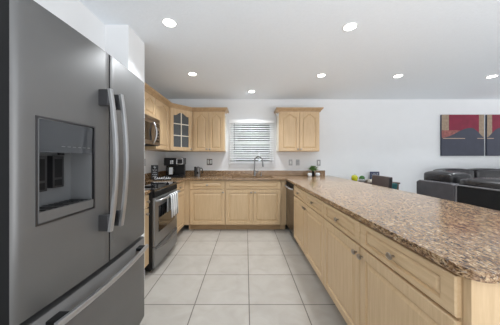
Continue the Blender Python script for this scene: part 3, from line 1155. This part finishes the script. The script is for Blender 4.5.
od_ = b.out('oven_door', 'steel', rg, bevel=0.006)
b = MB(); b.box(0.10, RW - 0.10, -0.0315, -0.0295, 0.42, 0.72); b.out('door_glass', 'glassb', od_, bevel=0.0005)
b = MB(); b.tube([(0.03, -0.03, 0.79), (0.035, -0.075, 0.795), (RW / 2, -0.082, 0.795), (RW - 0.035, -0.075, 0.795), (RW - 0.03, -0.03, 0.79)], 0.013, n=12)
b.out('handle', 'handle', od_, smooth=True)
# storage drawer with a bowed front
b = MB()
ra = []
N = 14
for i in range(N + 1):
    t = i / N
    x = 0.002 + (RW - 0.004) * t
    y = -0.030 - 0.004 * (1 - (2 * t - 1) ** 2)
    ra.append([b.bm.verts.new(q) for q in ((x, y, 0.055), (x, y, 0.278), (x, -0.001, 0.278), (x, -0.001, 0.055))])
for i in range(N):
    for k in range(4):
        b.bm.faces.new((ra[i][k], ra[i + 1][k], ra[i + 1][(k + 1) % 4], ra[i][(k + 1) % 4]))
b.bm.faces.new(ra[0]); b.bm.faces.new(ra[-1])
sdw = b.out('storage_drawer', 'steel', rg, bevel=0.004)
b = MB()
pp = [(0.03 + (RW - 0.06) * i / 12, -0.034 - 0.026 * math.sin(PI * i / 12) ** 0.5, 0.262 - 0.035 * math.sin(PI * i / 12)) for i in range(13)]
b.tube(pp, 0.010, n=10); b.out('handle', 'steel', sdw, smooth=True)
for x in (0.05, RW - 0.05):
    for y in (0.05, 0.55):
        b = MB(); b.lathe([(0.015, 0), (0.015, 0.04)], c=(x, y, 0), n=12)
        b.out('foot', 'black', rg)

# towel over the oven handle
b = MB()
tx0, tx1 = 2.63, 2.90
nx = 14
prof = [(-0.978, 0.50), (-0.981, 0.60), (-0.977, 0.72), (-0.969, 0.80), (-0.960, 0.812), (-0.948, 0.815), (-0.938, 0.806), (-0.930, 0.79), (-0.927, 0.72), (-0.924, 0.62), (-0.921, 0.52)]
prof = [(-0.972, 0.60), (-0.972, 0.70), (-0.971, 0.78), (-0.966, 0.805), (-0.956, 0.813), (-0.944, 0.812), (-0.934, 0.800), (-0.930, 0.77), (-0.927, 0.70), (-0.924, 0.62), (-0.921, 0.53)]
fr_, bk_ = [], []
for i in range(nx + 1):
    y = tx0 + (tx1 - tx0) * i / nx
    wv = 0.004 * math.sin(i * 1.3)
    rowa, rowb = [], []
    for j, (x, z) in enumerate(prof):
        k = max(0, j - 5) / 5
        rowa.append(b.bm.verts.new((x + wv * k + 0.0, y, z)))
    fr_.append(rowa)
for i in range(nx):
    for j in range(len(prof) - 1):
        b.bm.faces.new((fr_[i][j], fr_[i + 1][j], fr_[i + 1][j + 1], fr_[i][j + 1])).smooth = True
tw = b.out('kitchen_towel', 'towel')
md = tw.modifiers.new('solid', 'SOLIDIFY'); md.thickness = 0.004; md.offset = 1
tag(tw, 'white and grey striped towel hanging on the oven handle', 'towel')

# ================================================================= microwave (faces +X)
mw = thing('microwave', 'stainless over the range microwave with curved handle', 'microwave', (-1.27, RY0, 1.44), RB)
MH = 0.378
b = MB(); b.box(0, RW, 0.0, 0.365, 0.0, MH); b.out('body', 'side', mw, bevel=0.003)
b = MB(); b.box(0.002, RW * 0.76, -0.024, -0.001, 0.006, MH - 0.045); md_ = b.out('door', 'mwsteel', mw, bevel=0.005)
b = MB(); b.box(0.05, RW * 0.62, -0.0255, -0.0235, 0.06, MH - 0.09); b.out('door_glass', 'glassb', md_, bevel=0.0005)
b = MB(); b.box(RW * 0.765, RW - 0.002, -0.024, -0.001, 0.006, MH - 0.045); cp = b.out('control_panel', 'mwsteel', mw, bevel=0.005)
b = MB(); b.box(RW * 0.79, RW - 0.02, -0.0250, -0.0235, MH - 0.13, MH - 0.07)
b.out('display', 'glassb', cp)
for i in range(4):
    for j in range(3):
        b = MB(); b.box(RW * 0.80 + j * 0.04, RW * 0.80 + j * 0.04 + 0.026, -0.0250, -0.0235, 0.05 + i * 0.045, 0.05 + i * 0.045 + 0.026)
        b.out('button', 'side', cp)
b = MB(); b.box(0.002, RW - 0.002, -0.022, -0.001, MH - 0.042, MH - 0.002); b.out('vent_grille', 'mwsteel', mw, bevel=0.003)
b = MB()
hp = []
for i in range(13):
    t = i / 12
    hp.append((RW * 0.70, -0.026 - 0.045 * math.sin(PI * t) ** 0.7, 0.03 + (MH - 0.10) * t))
b.tube(hp, 0.012, n=10, flat=0.8); b.out('handle', 'handle', md_, smooth=True)

# ================================================================= things on the counter, left corner
cm = thing('coffee_maker', 'black dual coffee maker with silver trimmed pod side', 'coffee maker', (-1.30, 3.90, ZT1), 0.05)
b = MB()
b.box(-0.17, 0.17, -0.10, 0.12, 0.0, 0.035)
b.box(-0.17, 0.165, 0.03, 0.12, 0.035, 0.24)
b.box(-0.17, 0.055, -0.10, 0.12, 0.215, 0.355)
b.out('body', 'black', cm, bevel=0.010)
b = MB(); b.prism_x([(-0.115, 0.235), (-0.135, 0.26), (-0.12, 0.335), (-0.08, 0.355), (0.12, 0.355), (0.12, 0.235)], 0.062, 0.175)
pod = b.out('pod_head', 'black', cm, bevel=0.008)
b = MB()
for zz, x0, x1 in ((0.248, 0.066, 0.171), (0.338, 0.066, 0.171)):
    b.tube([(x0, -0.130 + (0.01 if zz > 0.3 else 0.0), zz), ((x0 + x1) / 2, -0.142 + (0.01 if zz > 0.3 else 0.0), zz - 0.004), (x1, -0.130 + (0.01 if zz > 0.3 else 0.0), zz)], 0.009)
b.tube([(0.067, -0.130, 0.248), (0.067, -0.124, 0.338)], 0.009); b.tube([(0.170, -0.130, 0.248), (0.170, -0.124, 0.338)], 0.007)
b.out('silver_trim', 'handle', pod, smooth=True)
b = MB(); b.lathe([(0.055, 0.037), (0.070, 0.06), (0.072, 0.13), (0.060, 0.175), (0.050, 0.19), (0.052, 0.20), (0.0, 0.20)], c=(-0.06, -0.035, 0), n=24)
cf = b.out('carafe', 'glassb', cm, smooth=True)
b = MB(); b.tube([(-0.10, -0.09, 0.18), (-0.115, -0.13, 0.17), (-0.115, -0.13, 0.09), (-0.10, -0.09, 0.07)], 0.008); b.out('carafe_handle', 'black', cf, smooth=True)
b = MB(); b.box(-0.075, -0.010, -0.1145, -0.107, 0.06, 0.185)
b.out('water_scale', 'print', cf, bevel=0.003)
for i in range(2):
    for j in range(2):
        b = MB(); b.box(-0.058 + i * 0.032, -0.034 + i * 0.032, -0.1045, -0.099, 0.250 + j * 0.034, 0.276 + j * 0.034)
        b.out('button', 'print', cm, bevel=0.002)
b = MB(); b.box(0.075, 0.16, -0.09, 0.03, 0.035, 0.055); b.out('drip_tray', 'side', cm, bevel=0.003)

# black lettered canister
cn = thing('coffee_sign', 'black upright board with white lettering left of coffee maker', 'sign', (-1.50, 3.50, ZT1), 0.35)
b = MB(); b.box(-0.055, 0.055, -0.012, 0.012, 0, 0.235); b.out('board', 'black', cn, bevel=0.003)
b = MB()
# cup with steam and strokes of small script
b.tube([(-0.02, -0.0135, 0.21), (0.0, -0.0135, 0.19), (0.02, -0.0135, 0.205)], 0.005, n=6)
b.tube([(0.0, -0.0135, 0.225), (0.005, -0.0135, 0.18)], 0.005, n=6)
for q, zz in enumerate((0.155, 0.12, 0.085, 0.05)):
    ww = 0.034 - 0.006 * (q % 2)
    b.tube([(-ww + 2 * ww * i / 8, -0.0135, zz + 0.010 * math.sin(i * 2.2 + q)) for i in range(9)], 0.004, n=6)
b.out('lettering', 'print', cn)
# low white script sign
sg = thing('script_sign', 'low dark tray with white script letters beside coffee maker', 'sign', (-1.33, 3.40, ZT1), 0.25)
b = MB(); b.box(-0.13, 0.13, -0.045, 0.045, 0, 0.016); b.out('tray', 'side', sg, bevel=0.004)
b = MB()
sp = []
for i in range(61):
    t = i / 60
    sp.append((-0.12 + 0.235 * t + 0.012 * math.sin(t * 44 + 1), -0.03, 0.036 + (0.022 if int(t * 7) in (0, 4) else 0.013) * math.sin(t * 44)))
b.tube(sp, 0.0055, n=8); b.out('script_letters', 'ceramic', sg, smooth=True)

# travel press / kettle by the outlet
kt = thing('coffee_press', 'small steel and black coffee press right of coffee maker', 'coffee press', (-0.93, 4.13, ZT1), 0)
b = MB(); b.lathe([(0.044, 0), (0.046, 0.01), (0.044, 0.15), (0.046, 0.165), (0.036, 0.175), (0.006, 0.18), (0.006, 0.195)], n=24); b.out('jug', 'steel', kt, smooth=True)
b = MB(); b.box(-0.072, -0.040, -0.016, 0.016, 0.004, 0.185); b.out('frame', 'black', kt, bevel=0.006)
b = MB(); b.tube([(0.040, 0, 0.155), (0.070, 0, 0.158), (0.086, 0, 0.135), (0.082, 0, 0.08), (0.075, 0, 0.05)], 0.009); b.out('handle', 'black', kt, smooth=True)
b = MB(); b.box(-0.010, 0.018, -0.0475, -0.044, 0.05, 0.09); b.out('badge', 'side', kt, bevel=0.002)

# ================================================================= plant and white pots on the counter
pl = thing('potted_plant', 'small leafy plant in dark pot at the granite corner', 'plant', (1.305, 4.14, ZT1))
b = MB(); b.lathe([(0.022, 0), (0.030, 0.03), (0.026, 0.07), (0.018, 0.10), (0.02, 0.105), (0.0, 0.10)], n=18); b.out('pot', 'side', pl, smooth=True)


def leaves(n, rad, h0, L, wd, mt, parent, spread=1.0, name='foliage'):
    b = MB()
    for i in range(n):
        a = random.uniform(0, 2 * PI)
        el = random.uniform(0.25, 1.35)
        l = L * random.uniform(0.7, 1.1)
        d = Vector((math.cos(a) * math.cos(el) * spread, math.sin(a) * math.cos(el) * spread, math.sin(el))).normalized()
        s = Vector((-math.sin(a), math.cos(a), 0))
        nn = d.cross(s)
        p = Vector((0, 0, h0))
        q = [p, p + d * l * .35 + s * wd + nn * 0.004, p + d * l * .7 + s * wd * .8 - Vector((0, 0, l * .08)), p + d * l - Vector((0, 0, l * .25)),
             p + d * l * .7 - s * wd * .8 - Vector((0, 0, l * .08)), p + d * l * .35 - s * wd + nn * 0.004]
        mid = [p + d * l * .35 - nn * .003, p + d * l * .7 - nn * .003 - Vector((0, 0, l * .08))]
        v = [b.bm.verts.new(x) for x in q]
        mv = [b.bm.verts.new(x) for x in mid]
        b.bm.faces.new((v[0], v[1], mv[0])); b.bm.faces.new((v[1], v[2], mv[1], mv[0])); b.bm.faces.new((v[2], v[3], mv[1]))
        b.bm.faces.new((v[0], mv[0], v[5])); b.bm.faces.new((mv[0], mv[1], v[4], v[5])); b.bm.faces.new((mv[1], v[3], v[4]))
    o = b.out(name, mt, parent)
    m = o.modifiers.new('solid', 'SOLIDIFY'); m.thickness = 0.0012
    return o


leaves(60, 0.08, 0.10, 0.15, 0.02, 'leaf', pl, 1.1)
for dx, lb in ((-0.075, 'round white ceramic pot left of the small plant'), (0.08, 'round white ceramic pot right of the small plant')):
    b = MB(); b.lathe([(0.026, 0), (0.036, 0.010), (0.042, 0.034), (0.039, 0.058), (0.032, 0.066), (0.030, 0.062), (0.0, 0.056)], n=24)
    tag(b.out('ceramic_pot', 'ceramic', smooth=True, loc=(1.305 + dx, 4.11, ZT1)), lb, 'pot', 'white pots at the plant')

# ================================================================= counter stool behind peninsula
st = thing('counter_stool', 'brown leather stool with low back beyond the peninsula', 'stool', (1.90, 3.17, 0), 0)
b = MB(); b.box(-0.28, 0.09, -0.20, 0.20, 0.60, 0.68); b.out('seat', 'brown', st, bevel=0.025, seg=3)
b = MB()
N = 10
ra = []
for i in range(N + 1):
    t = i / N
    y = -0.20 + 0.40 * t
    bow = 0.012 * (1 - (2 * t - 1) ** 2)
    ra.append([b.bm.verts.new(q) for q in ((0.075 + bow, y, 0.66), (0.09 + bow, y, 1.005), (0.15 + bow, y, 1.0), (0.13 + bow, y, 0.66))])
for i in range(N):
    for k in range(4):
        b.bm.faces.new((ra[i][k], ra[i + 1][k], ra[i + 1][(k + 1) % 4], ra[i][(k + 1) % 4])).smooth = False
f1 = b.bm.faces.new(ra[0]); f2 = b.bm.faces.new(ra[-1]); f1.material_index = f2.material_index = 1
b.out('backrest', ['brown', 'browns'], st, bevel=0.012, seg=3)
for sx in (-0.25, 0.11):
    for sy in (-0.17, 0.17):
        b = MB(); b.tube([(sx, sy, 0.61), (sx * 1.04, sy * 1.05, 0.0)], [0.020, 0.014], n=8); b.out('leg', 'dkwood', st, smooth=True)
b = MB(); b.tube([(-0.255, -0.175, 0.22), (-0.255, 0.175, 0.22)], 0.010); b.tube([(0.112, -0.175, 0.22), (0.112, 0.175, 0.22)], 0.010)
b.tube([(-0.255, -0.175, 0.25), (0.112, -0.175, 0.25)], 0.010); b.tube([(-0.255, 0.175, 0.25), (0.112, 0.175, 0.25)], 0.010)
b.out('footrest', 'dkwood', st, smooth=True)

# teal chair
tc_ = thing('accent_chair', 'teal upholstered chair just behind the brown stool', 'chair', (2.24, 3.62, 0), 0.0)
b = MB(); b.box(-0.20, 0.20, -0.14, 0.24, 0.36, 0.47); b.out('seat', 'teal', tc_, bevel=0.03, seg=3)
b = MB(); b.prism_y([(-0.18, 0.45), (0.15, 0.45), (0.205, 0.86), (-0.20, 0.86)], -0.20, -0.13); b.out('backrest', 'teal', tc_, bevel=0.02, seg=3)
for sx in (-0.17, 0.17):
    for sy in (-0.13, 0.20):
        b = MB(); b.tube([(sx, sy, 0.37), (sx * 1.08, sy * 1.08, 0)], [0.018, 0.011], n=8); b.out('leg', 'dkwood', tc_, smooth=True)

# ================================================================= console with ornaments
cs = thing('console_table', 'dark wooden console table against the back wall', 'table', (2.42, 4.17, 0))
b = MB(); b.box(-0.50, 0.50, -0.14, 0.14, 0.775, 0.805); b.out('tabletop', 'dkwood', cs, bevel=0.004)
for sx in (-0.46, 0.46):
    for sy in (-0.11, 0.11):
        b = MB(); b.box(sx - .02, sx + .02, sy - .02, sy + .02, 0, 0.775); b.out('leg', 'dkwood', cs, bevel=0.003)
CZ = 0.805
ap = thing('apple_ornament', 'glossy yellow green apple ornament on the console', 'ornament', (2.10, 4.12, CZ))
b = MB(); b.lathe([(0.012, 0.012), (0.030, 0.0), (0.048, 0.025), (0.057, 0.065), (0.057, 0.098), (0.045, 0.125), (0.025, 0.136), (0.010, 0.125), (0.001, 0.118)], n=24); b.out('fruit', 'yellow', ap, smooth='all')
b = MB(); b.tube([(0, 0, 0.118), (0.004, 0, 0.14), (0.012, 0, 0.158)], [0.003, 0.003, 0.004]); b.out('stem', 'bookb', ap, smooth=True)
pb = thing('small_plant', 'round green plant ball in white dish on the console', 'plant', (2.245, 4.12, CZ))
b = MB(); b.lathe([(0.03, 0), (0.055, 0.02), (0.066, 0.045), (0.060, 0.045), (0.05, 0.03), (0, 0.03)], n=24); b.out('dish', 'ceramic', pb, smooth=True)
b = MB()
for i in range(70):
    a, e_ = random.uniform(0, 2 * PI), random.uniform(-0.2, 1.5)
    b.ball((0.042 * math.cos(a) * math.cos(e_), 0.042 * math.sin(a) * math.cos(e_), 0.072 + 0.040 * math.sin(e_)), 0.013, seg=6, rings=4)
b.out('foliage', 'green', pb, smooth='all')
for i, (z0, z1, mt, lb, wd) in enumerate(((0, 0.025, 'bookb', 'brown book under the pale one on the console', 0.075), (0.025, 0.05, 'paper', 'pale book on top of the brown one on the console', 0.070))):
    r = thing('book', lb, 'book', (2.38, 4.10, CZ + z0), 0.1 * i, 'books on the console')
    b = MB(); b.box(-wd, wd, -0.055, 0.055, 0, 0.003); b.box(-wd, wd, -0.055, 0.055, 0.022, 0.025); b.box(-wd, wd, 0.052, 0.055, 0.003, 0.022); b.out('cover', mt, r)
    b = MB(); b.box(-wd + .004, wd - .004, -0.051, 0.052, 0.003, 0.022); b.out('pages', 'paper', r)
nf = thing('navy_sign', 'small navy sign with pale lettering on the console', 'sign', (2.56, 4.24, CZ), 0)
b = MB()
b.box(-0.09, 0.09, -0.012, 0.012, 0.0, 0.195); b.out('board', 'navy', nf, bevel=0.004)
b = MB()
for q, zz in enumerate((0.15, 0.10, 0.05)):
    for i in range(4):
        xx = -0.065 + i * 0.034
        b.box(xx, xx + 0.005, -0.0135, -0.0115, zz - 0.014, zz + 0.014)
        b.box(xx + 0.005, xx + 0.022, -0.0135, -0.0115, zz + (0.009 if (i + q) % 2 else -0.014), zz + (0.014 if (i + q) % 2 else -0.009))
        if i % 2:
            b.box(xx + 0.017, xx + 0.022, -0.0135, -0.0115, zz - 0.014, zz + 0.009)
b.out('lettering', 'print', nf)

# ================================================================= sofas
def cushion(name, mt, parent, x0, x1, y0, y1, z0, z1, r=0.06, puff=0.02):
    b = MB()
    nx = ny = 6
    b.box(x0, x1, y0, y1, z0, z1)
    bmesh.ops.subdivide_edges(b.bm, edges=list(b.bm.edges), cuts=5, use_grid_fill=True)
    cx, cy, cz = (x0 + x1) / 2, (y0 + y1) / 2, (z0 + z1) / 2
    hx, hy, hz = (x1 - x0) / 2, (y1 - y0) / 2, (z1 - z0) / 2
    for v in b.bm.verts:
        u = Vector(((v.co.x - cx) / hx, (v.co.y - cy) / hy, (v.co.z - cz) / hz))
        r_ = min(r, hx, hy, hz)
        q = Vector((max(-hx + r_, min(hx - r_, v.co.x - cx)), max(-hy + r_, min(hy - r_, v.co.y - cy)), max(-hz + r_, min(hz - r_, v.co.z - cz))))
        d = (v.co - Vector((cx, cy, cz))) - q
        if d.length > 1e-6:
            d = d.normalized() * r_
        v.co = Vector((cx, cy, cz)) + q + d
        bulge = puff * (1 - u.x ** 2) * (1 - u.y ** 2)
        v.co.z += bulge * (1 if u.z > 0 else 0)
        bx = puff * (1 - u.y ** 2) * (1 - u.z ** 2)
        v.co.x += bx * (1 if u.x > 0.99 else (-1 if u.x < -0.99 else 0)) * 0.5
    return b.out(name, mt, parent, smooth='all', sub=1)


sf = thing('sofa', 'grey and black leather recliner sofa with back to the peninsula', 'sofa', (2.95, 2.2, 0))
ox, oy = 2.95, 2.2


def C(name, mt, x0, x1, y0, y1, z0, z1, r=0.05, puff=0.02, par=None):
    return cushion(name, mt, par or sf, x0 - ox, x1 - ox, y0 - oy, y1 - oy, z0, z1, r, puff)


C('base', 'leatherd', 2.58, 3.45, 0.90, 3.05, 0.04, 0.40, 0.03, 0.0)
b = MB()
b.prism_x([(2.55 - oy, 0.06), (0.90 - oy, 0.06), (0.90 - oy, 0.94), (2.55 - oy, 0.94)], 2.52 - ox, 2.62 - ox)
b.out('back_panel', 'fabricb', sf, bevel=0.01)
b = MB(); b.tube([(2.522 - ox, 0.90 - oy, 0.945), (2.522 - ox, 2.53 - oy, 0.945), (2.522 - ox, 2.555 - oy, 0.925), (2.522 - ox, 2.56 - oy, 0.1)], 0.008, n=8); b.out('piping', 'piping', sf, smooth=True)
b = MB(); b.prism_x([(2.565 - oy, 0.06), (3.13 - oy, 0.06), (3.13 - oy, 0.93), (3.08 - oy, 0.955), (2.60 - oy, 0.955), (2.565 - oy, 0.94)], 2.50 - ox, 2.64 - ox); b.out('wing_panel', 'leather', sf, bevel=0.012, seg=3)
C('head_cushion', 'leatherd', 2.56, 2.86, 0.95, 1.75, 0.82, 1.03, 0.04, 0.03)
C('head_cushion', 'leatherd', 2.56, 2.86, 1.77, 2.60, 0.82, 1.03, 0.04, 0.03)
C('head_cushion', 'leatherd', 2.62, 2.92, 2.72, 3.18, 0.88, 1.075, 0.045, 0.025)
C('back_cushion', 'leatherd', 2.68, 2.92, 0.95, 1.75, 0.38, 0.86, 0.08, 0.02)
C('back_cushion', 'leatherd', 2.68, 2.92, 1.77, 2.54, 0.38, 0.86, 0.08, 0.02)
C('back_cushion', 'leatherd', 2.68, 2.92, 2.56, 3.10, 0.38, 0.90, 0.08, 0.02)
for y0, y1 in ((0.95, 1.75), (1.77, 2.53), (2.55, 3.08)):
    C('seat_cushion', 'leatherd', 2.88, 3.48, y0, y1, 0.38, 0.52, 0.06, 0.02)
for sx in (2.62, 3.38):
    for sy in (1.0, 2.95):
        b = MB(); b.box(sx - ox - .03, sx - ox + .03, sy - oy - .03, sy - oy + .03, 0, 0.05)
        b.out('foot', 'black', sf)

sf2 = thing('sofa', 'dark leather sofa along the back wall under the paintings', 'sofa', (4.6, 3.85, 0))
ox, oy = 4.6, 3.85


def C2(name, mt, x0, x1, y0, y1, z0, z1, r=0.05, puff=0.02):
    return cushion(name, mt, sf2, x0 - ox, x1 - ox, y0 - oy, y1 - oy, z0, z1, r, puff)


C2('base', 'leatherd', 3.62, 5.90, 3.45, 4.25, 0.04, 0.40, 0.03, 0.0)
xs = [3.62, 4.20, 4.78, 5.34, 5.90]
for i in range(4):
    C2('seat_cushion', 'leatherd', xs[i], xs[i + 1] - 0.015, 3.42, 4.0, 0.38, 0.53, 0.05)
    C2('back_cushion', 'leatherd', xs[i], xs[i + 1] - 0.015, 3.92, 4.2, 0.50, 0.90, 0.08)
    C2('head_cushion', 'leatherd', xs[i], xs[i + 1] - 0.015, 3.86, 4.18, 0.84, 1.06, 0.05, 0.02)
for sx in (3.70, 5.8):
    for sy in (3.52, 4.18):
        b = MB(); b.box(sx - ox - .03, sx - ox + .03, sy - oy - .03, sy - oy + .03, 0, 0.05)
        b.out('foot', 'black', sf2)

# ================================================================= paintings
def painting(x0, x1, z0, z1, label, flip=False):
    w, h = x1 - x0, z1 - z0
    r = thing('painting', label, 'painting', (x0, WY, z0), 0)
    b = MB(); b.box(0, w, -0.035, -0.002, 0, h); b.out('canvas', 'art_blue', r, bevel=0.002)
    y0, y1 = -0.0365, -0.035

    def mx(v):
        return w - v if flip else v

    def rect(a, c, z2, z3, mt, nm, dy=0.0):
        b = MB(); xx = sorted((mx(a), mx(c))); b.box(xx[0], xx[1], y0 - dy, y1, z2, z3); b.out(nm, mt, r)
    rect(0, w, h * 0.46, h, 'art_red', 'red_field')
    rect(0, w * 0.17, h * 0.60, h, 'art_tan', 'tan_band', 0.0006)
    rect(w * 0.88, w, h * 0.45, h, 'art_tan', 'tan_band', 0.0006)
    rect(0, w * 0.42, h * 0.44, h * 0.62, 'art_mix', 'rust_patch', 0.0009)
    rect(0.03 * w, w * 0.55, h * 0.415, h * 0.43, 'art_line', 'cream_line', 0.0014)
    rect(0.84 * w, w, h * 0.415, h * 0.43, 'art_line', 'cream_line', 0.0014)
    b = MB()
    pts = [(0.0, 0.0), (1.0, 0.0)] + [(1.0 - 1.0 * i / 24, 0.44 + 0.24 * math.sin(PI * min(1, (i / 24) / 0.62) / 1.0) ** 1.3 if i / 24 < 0.31 else 0.44 + 0.24 * (0.5 + 0.5 * math.cos(PI * ((i / 24) - 0.31) / 0.69))) for i in range(25)]
    pts = [(mx(px * w), pz * h) for px, pz in pts]
    if flip:
        pts = pts[::-1]
    b.prism_y(pts, y0 - 0.0011, y1)
    b.out('dark_hill', 'art_dark', r)
    return r


painting(3.945, 4.80, 1.315, 2.145, 'square burgundy and slate painting left of the other on back wall')
painting(4.86, 5.70, 1.315, 2.145, 'burgundy and slate painting at far right, its right part out of view', flip=True)
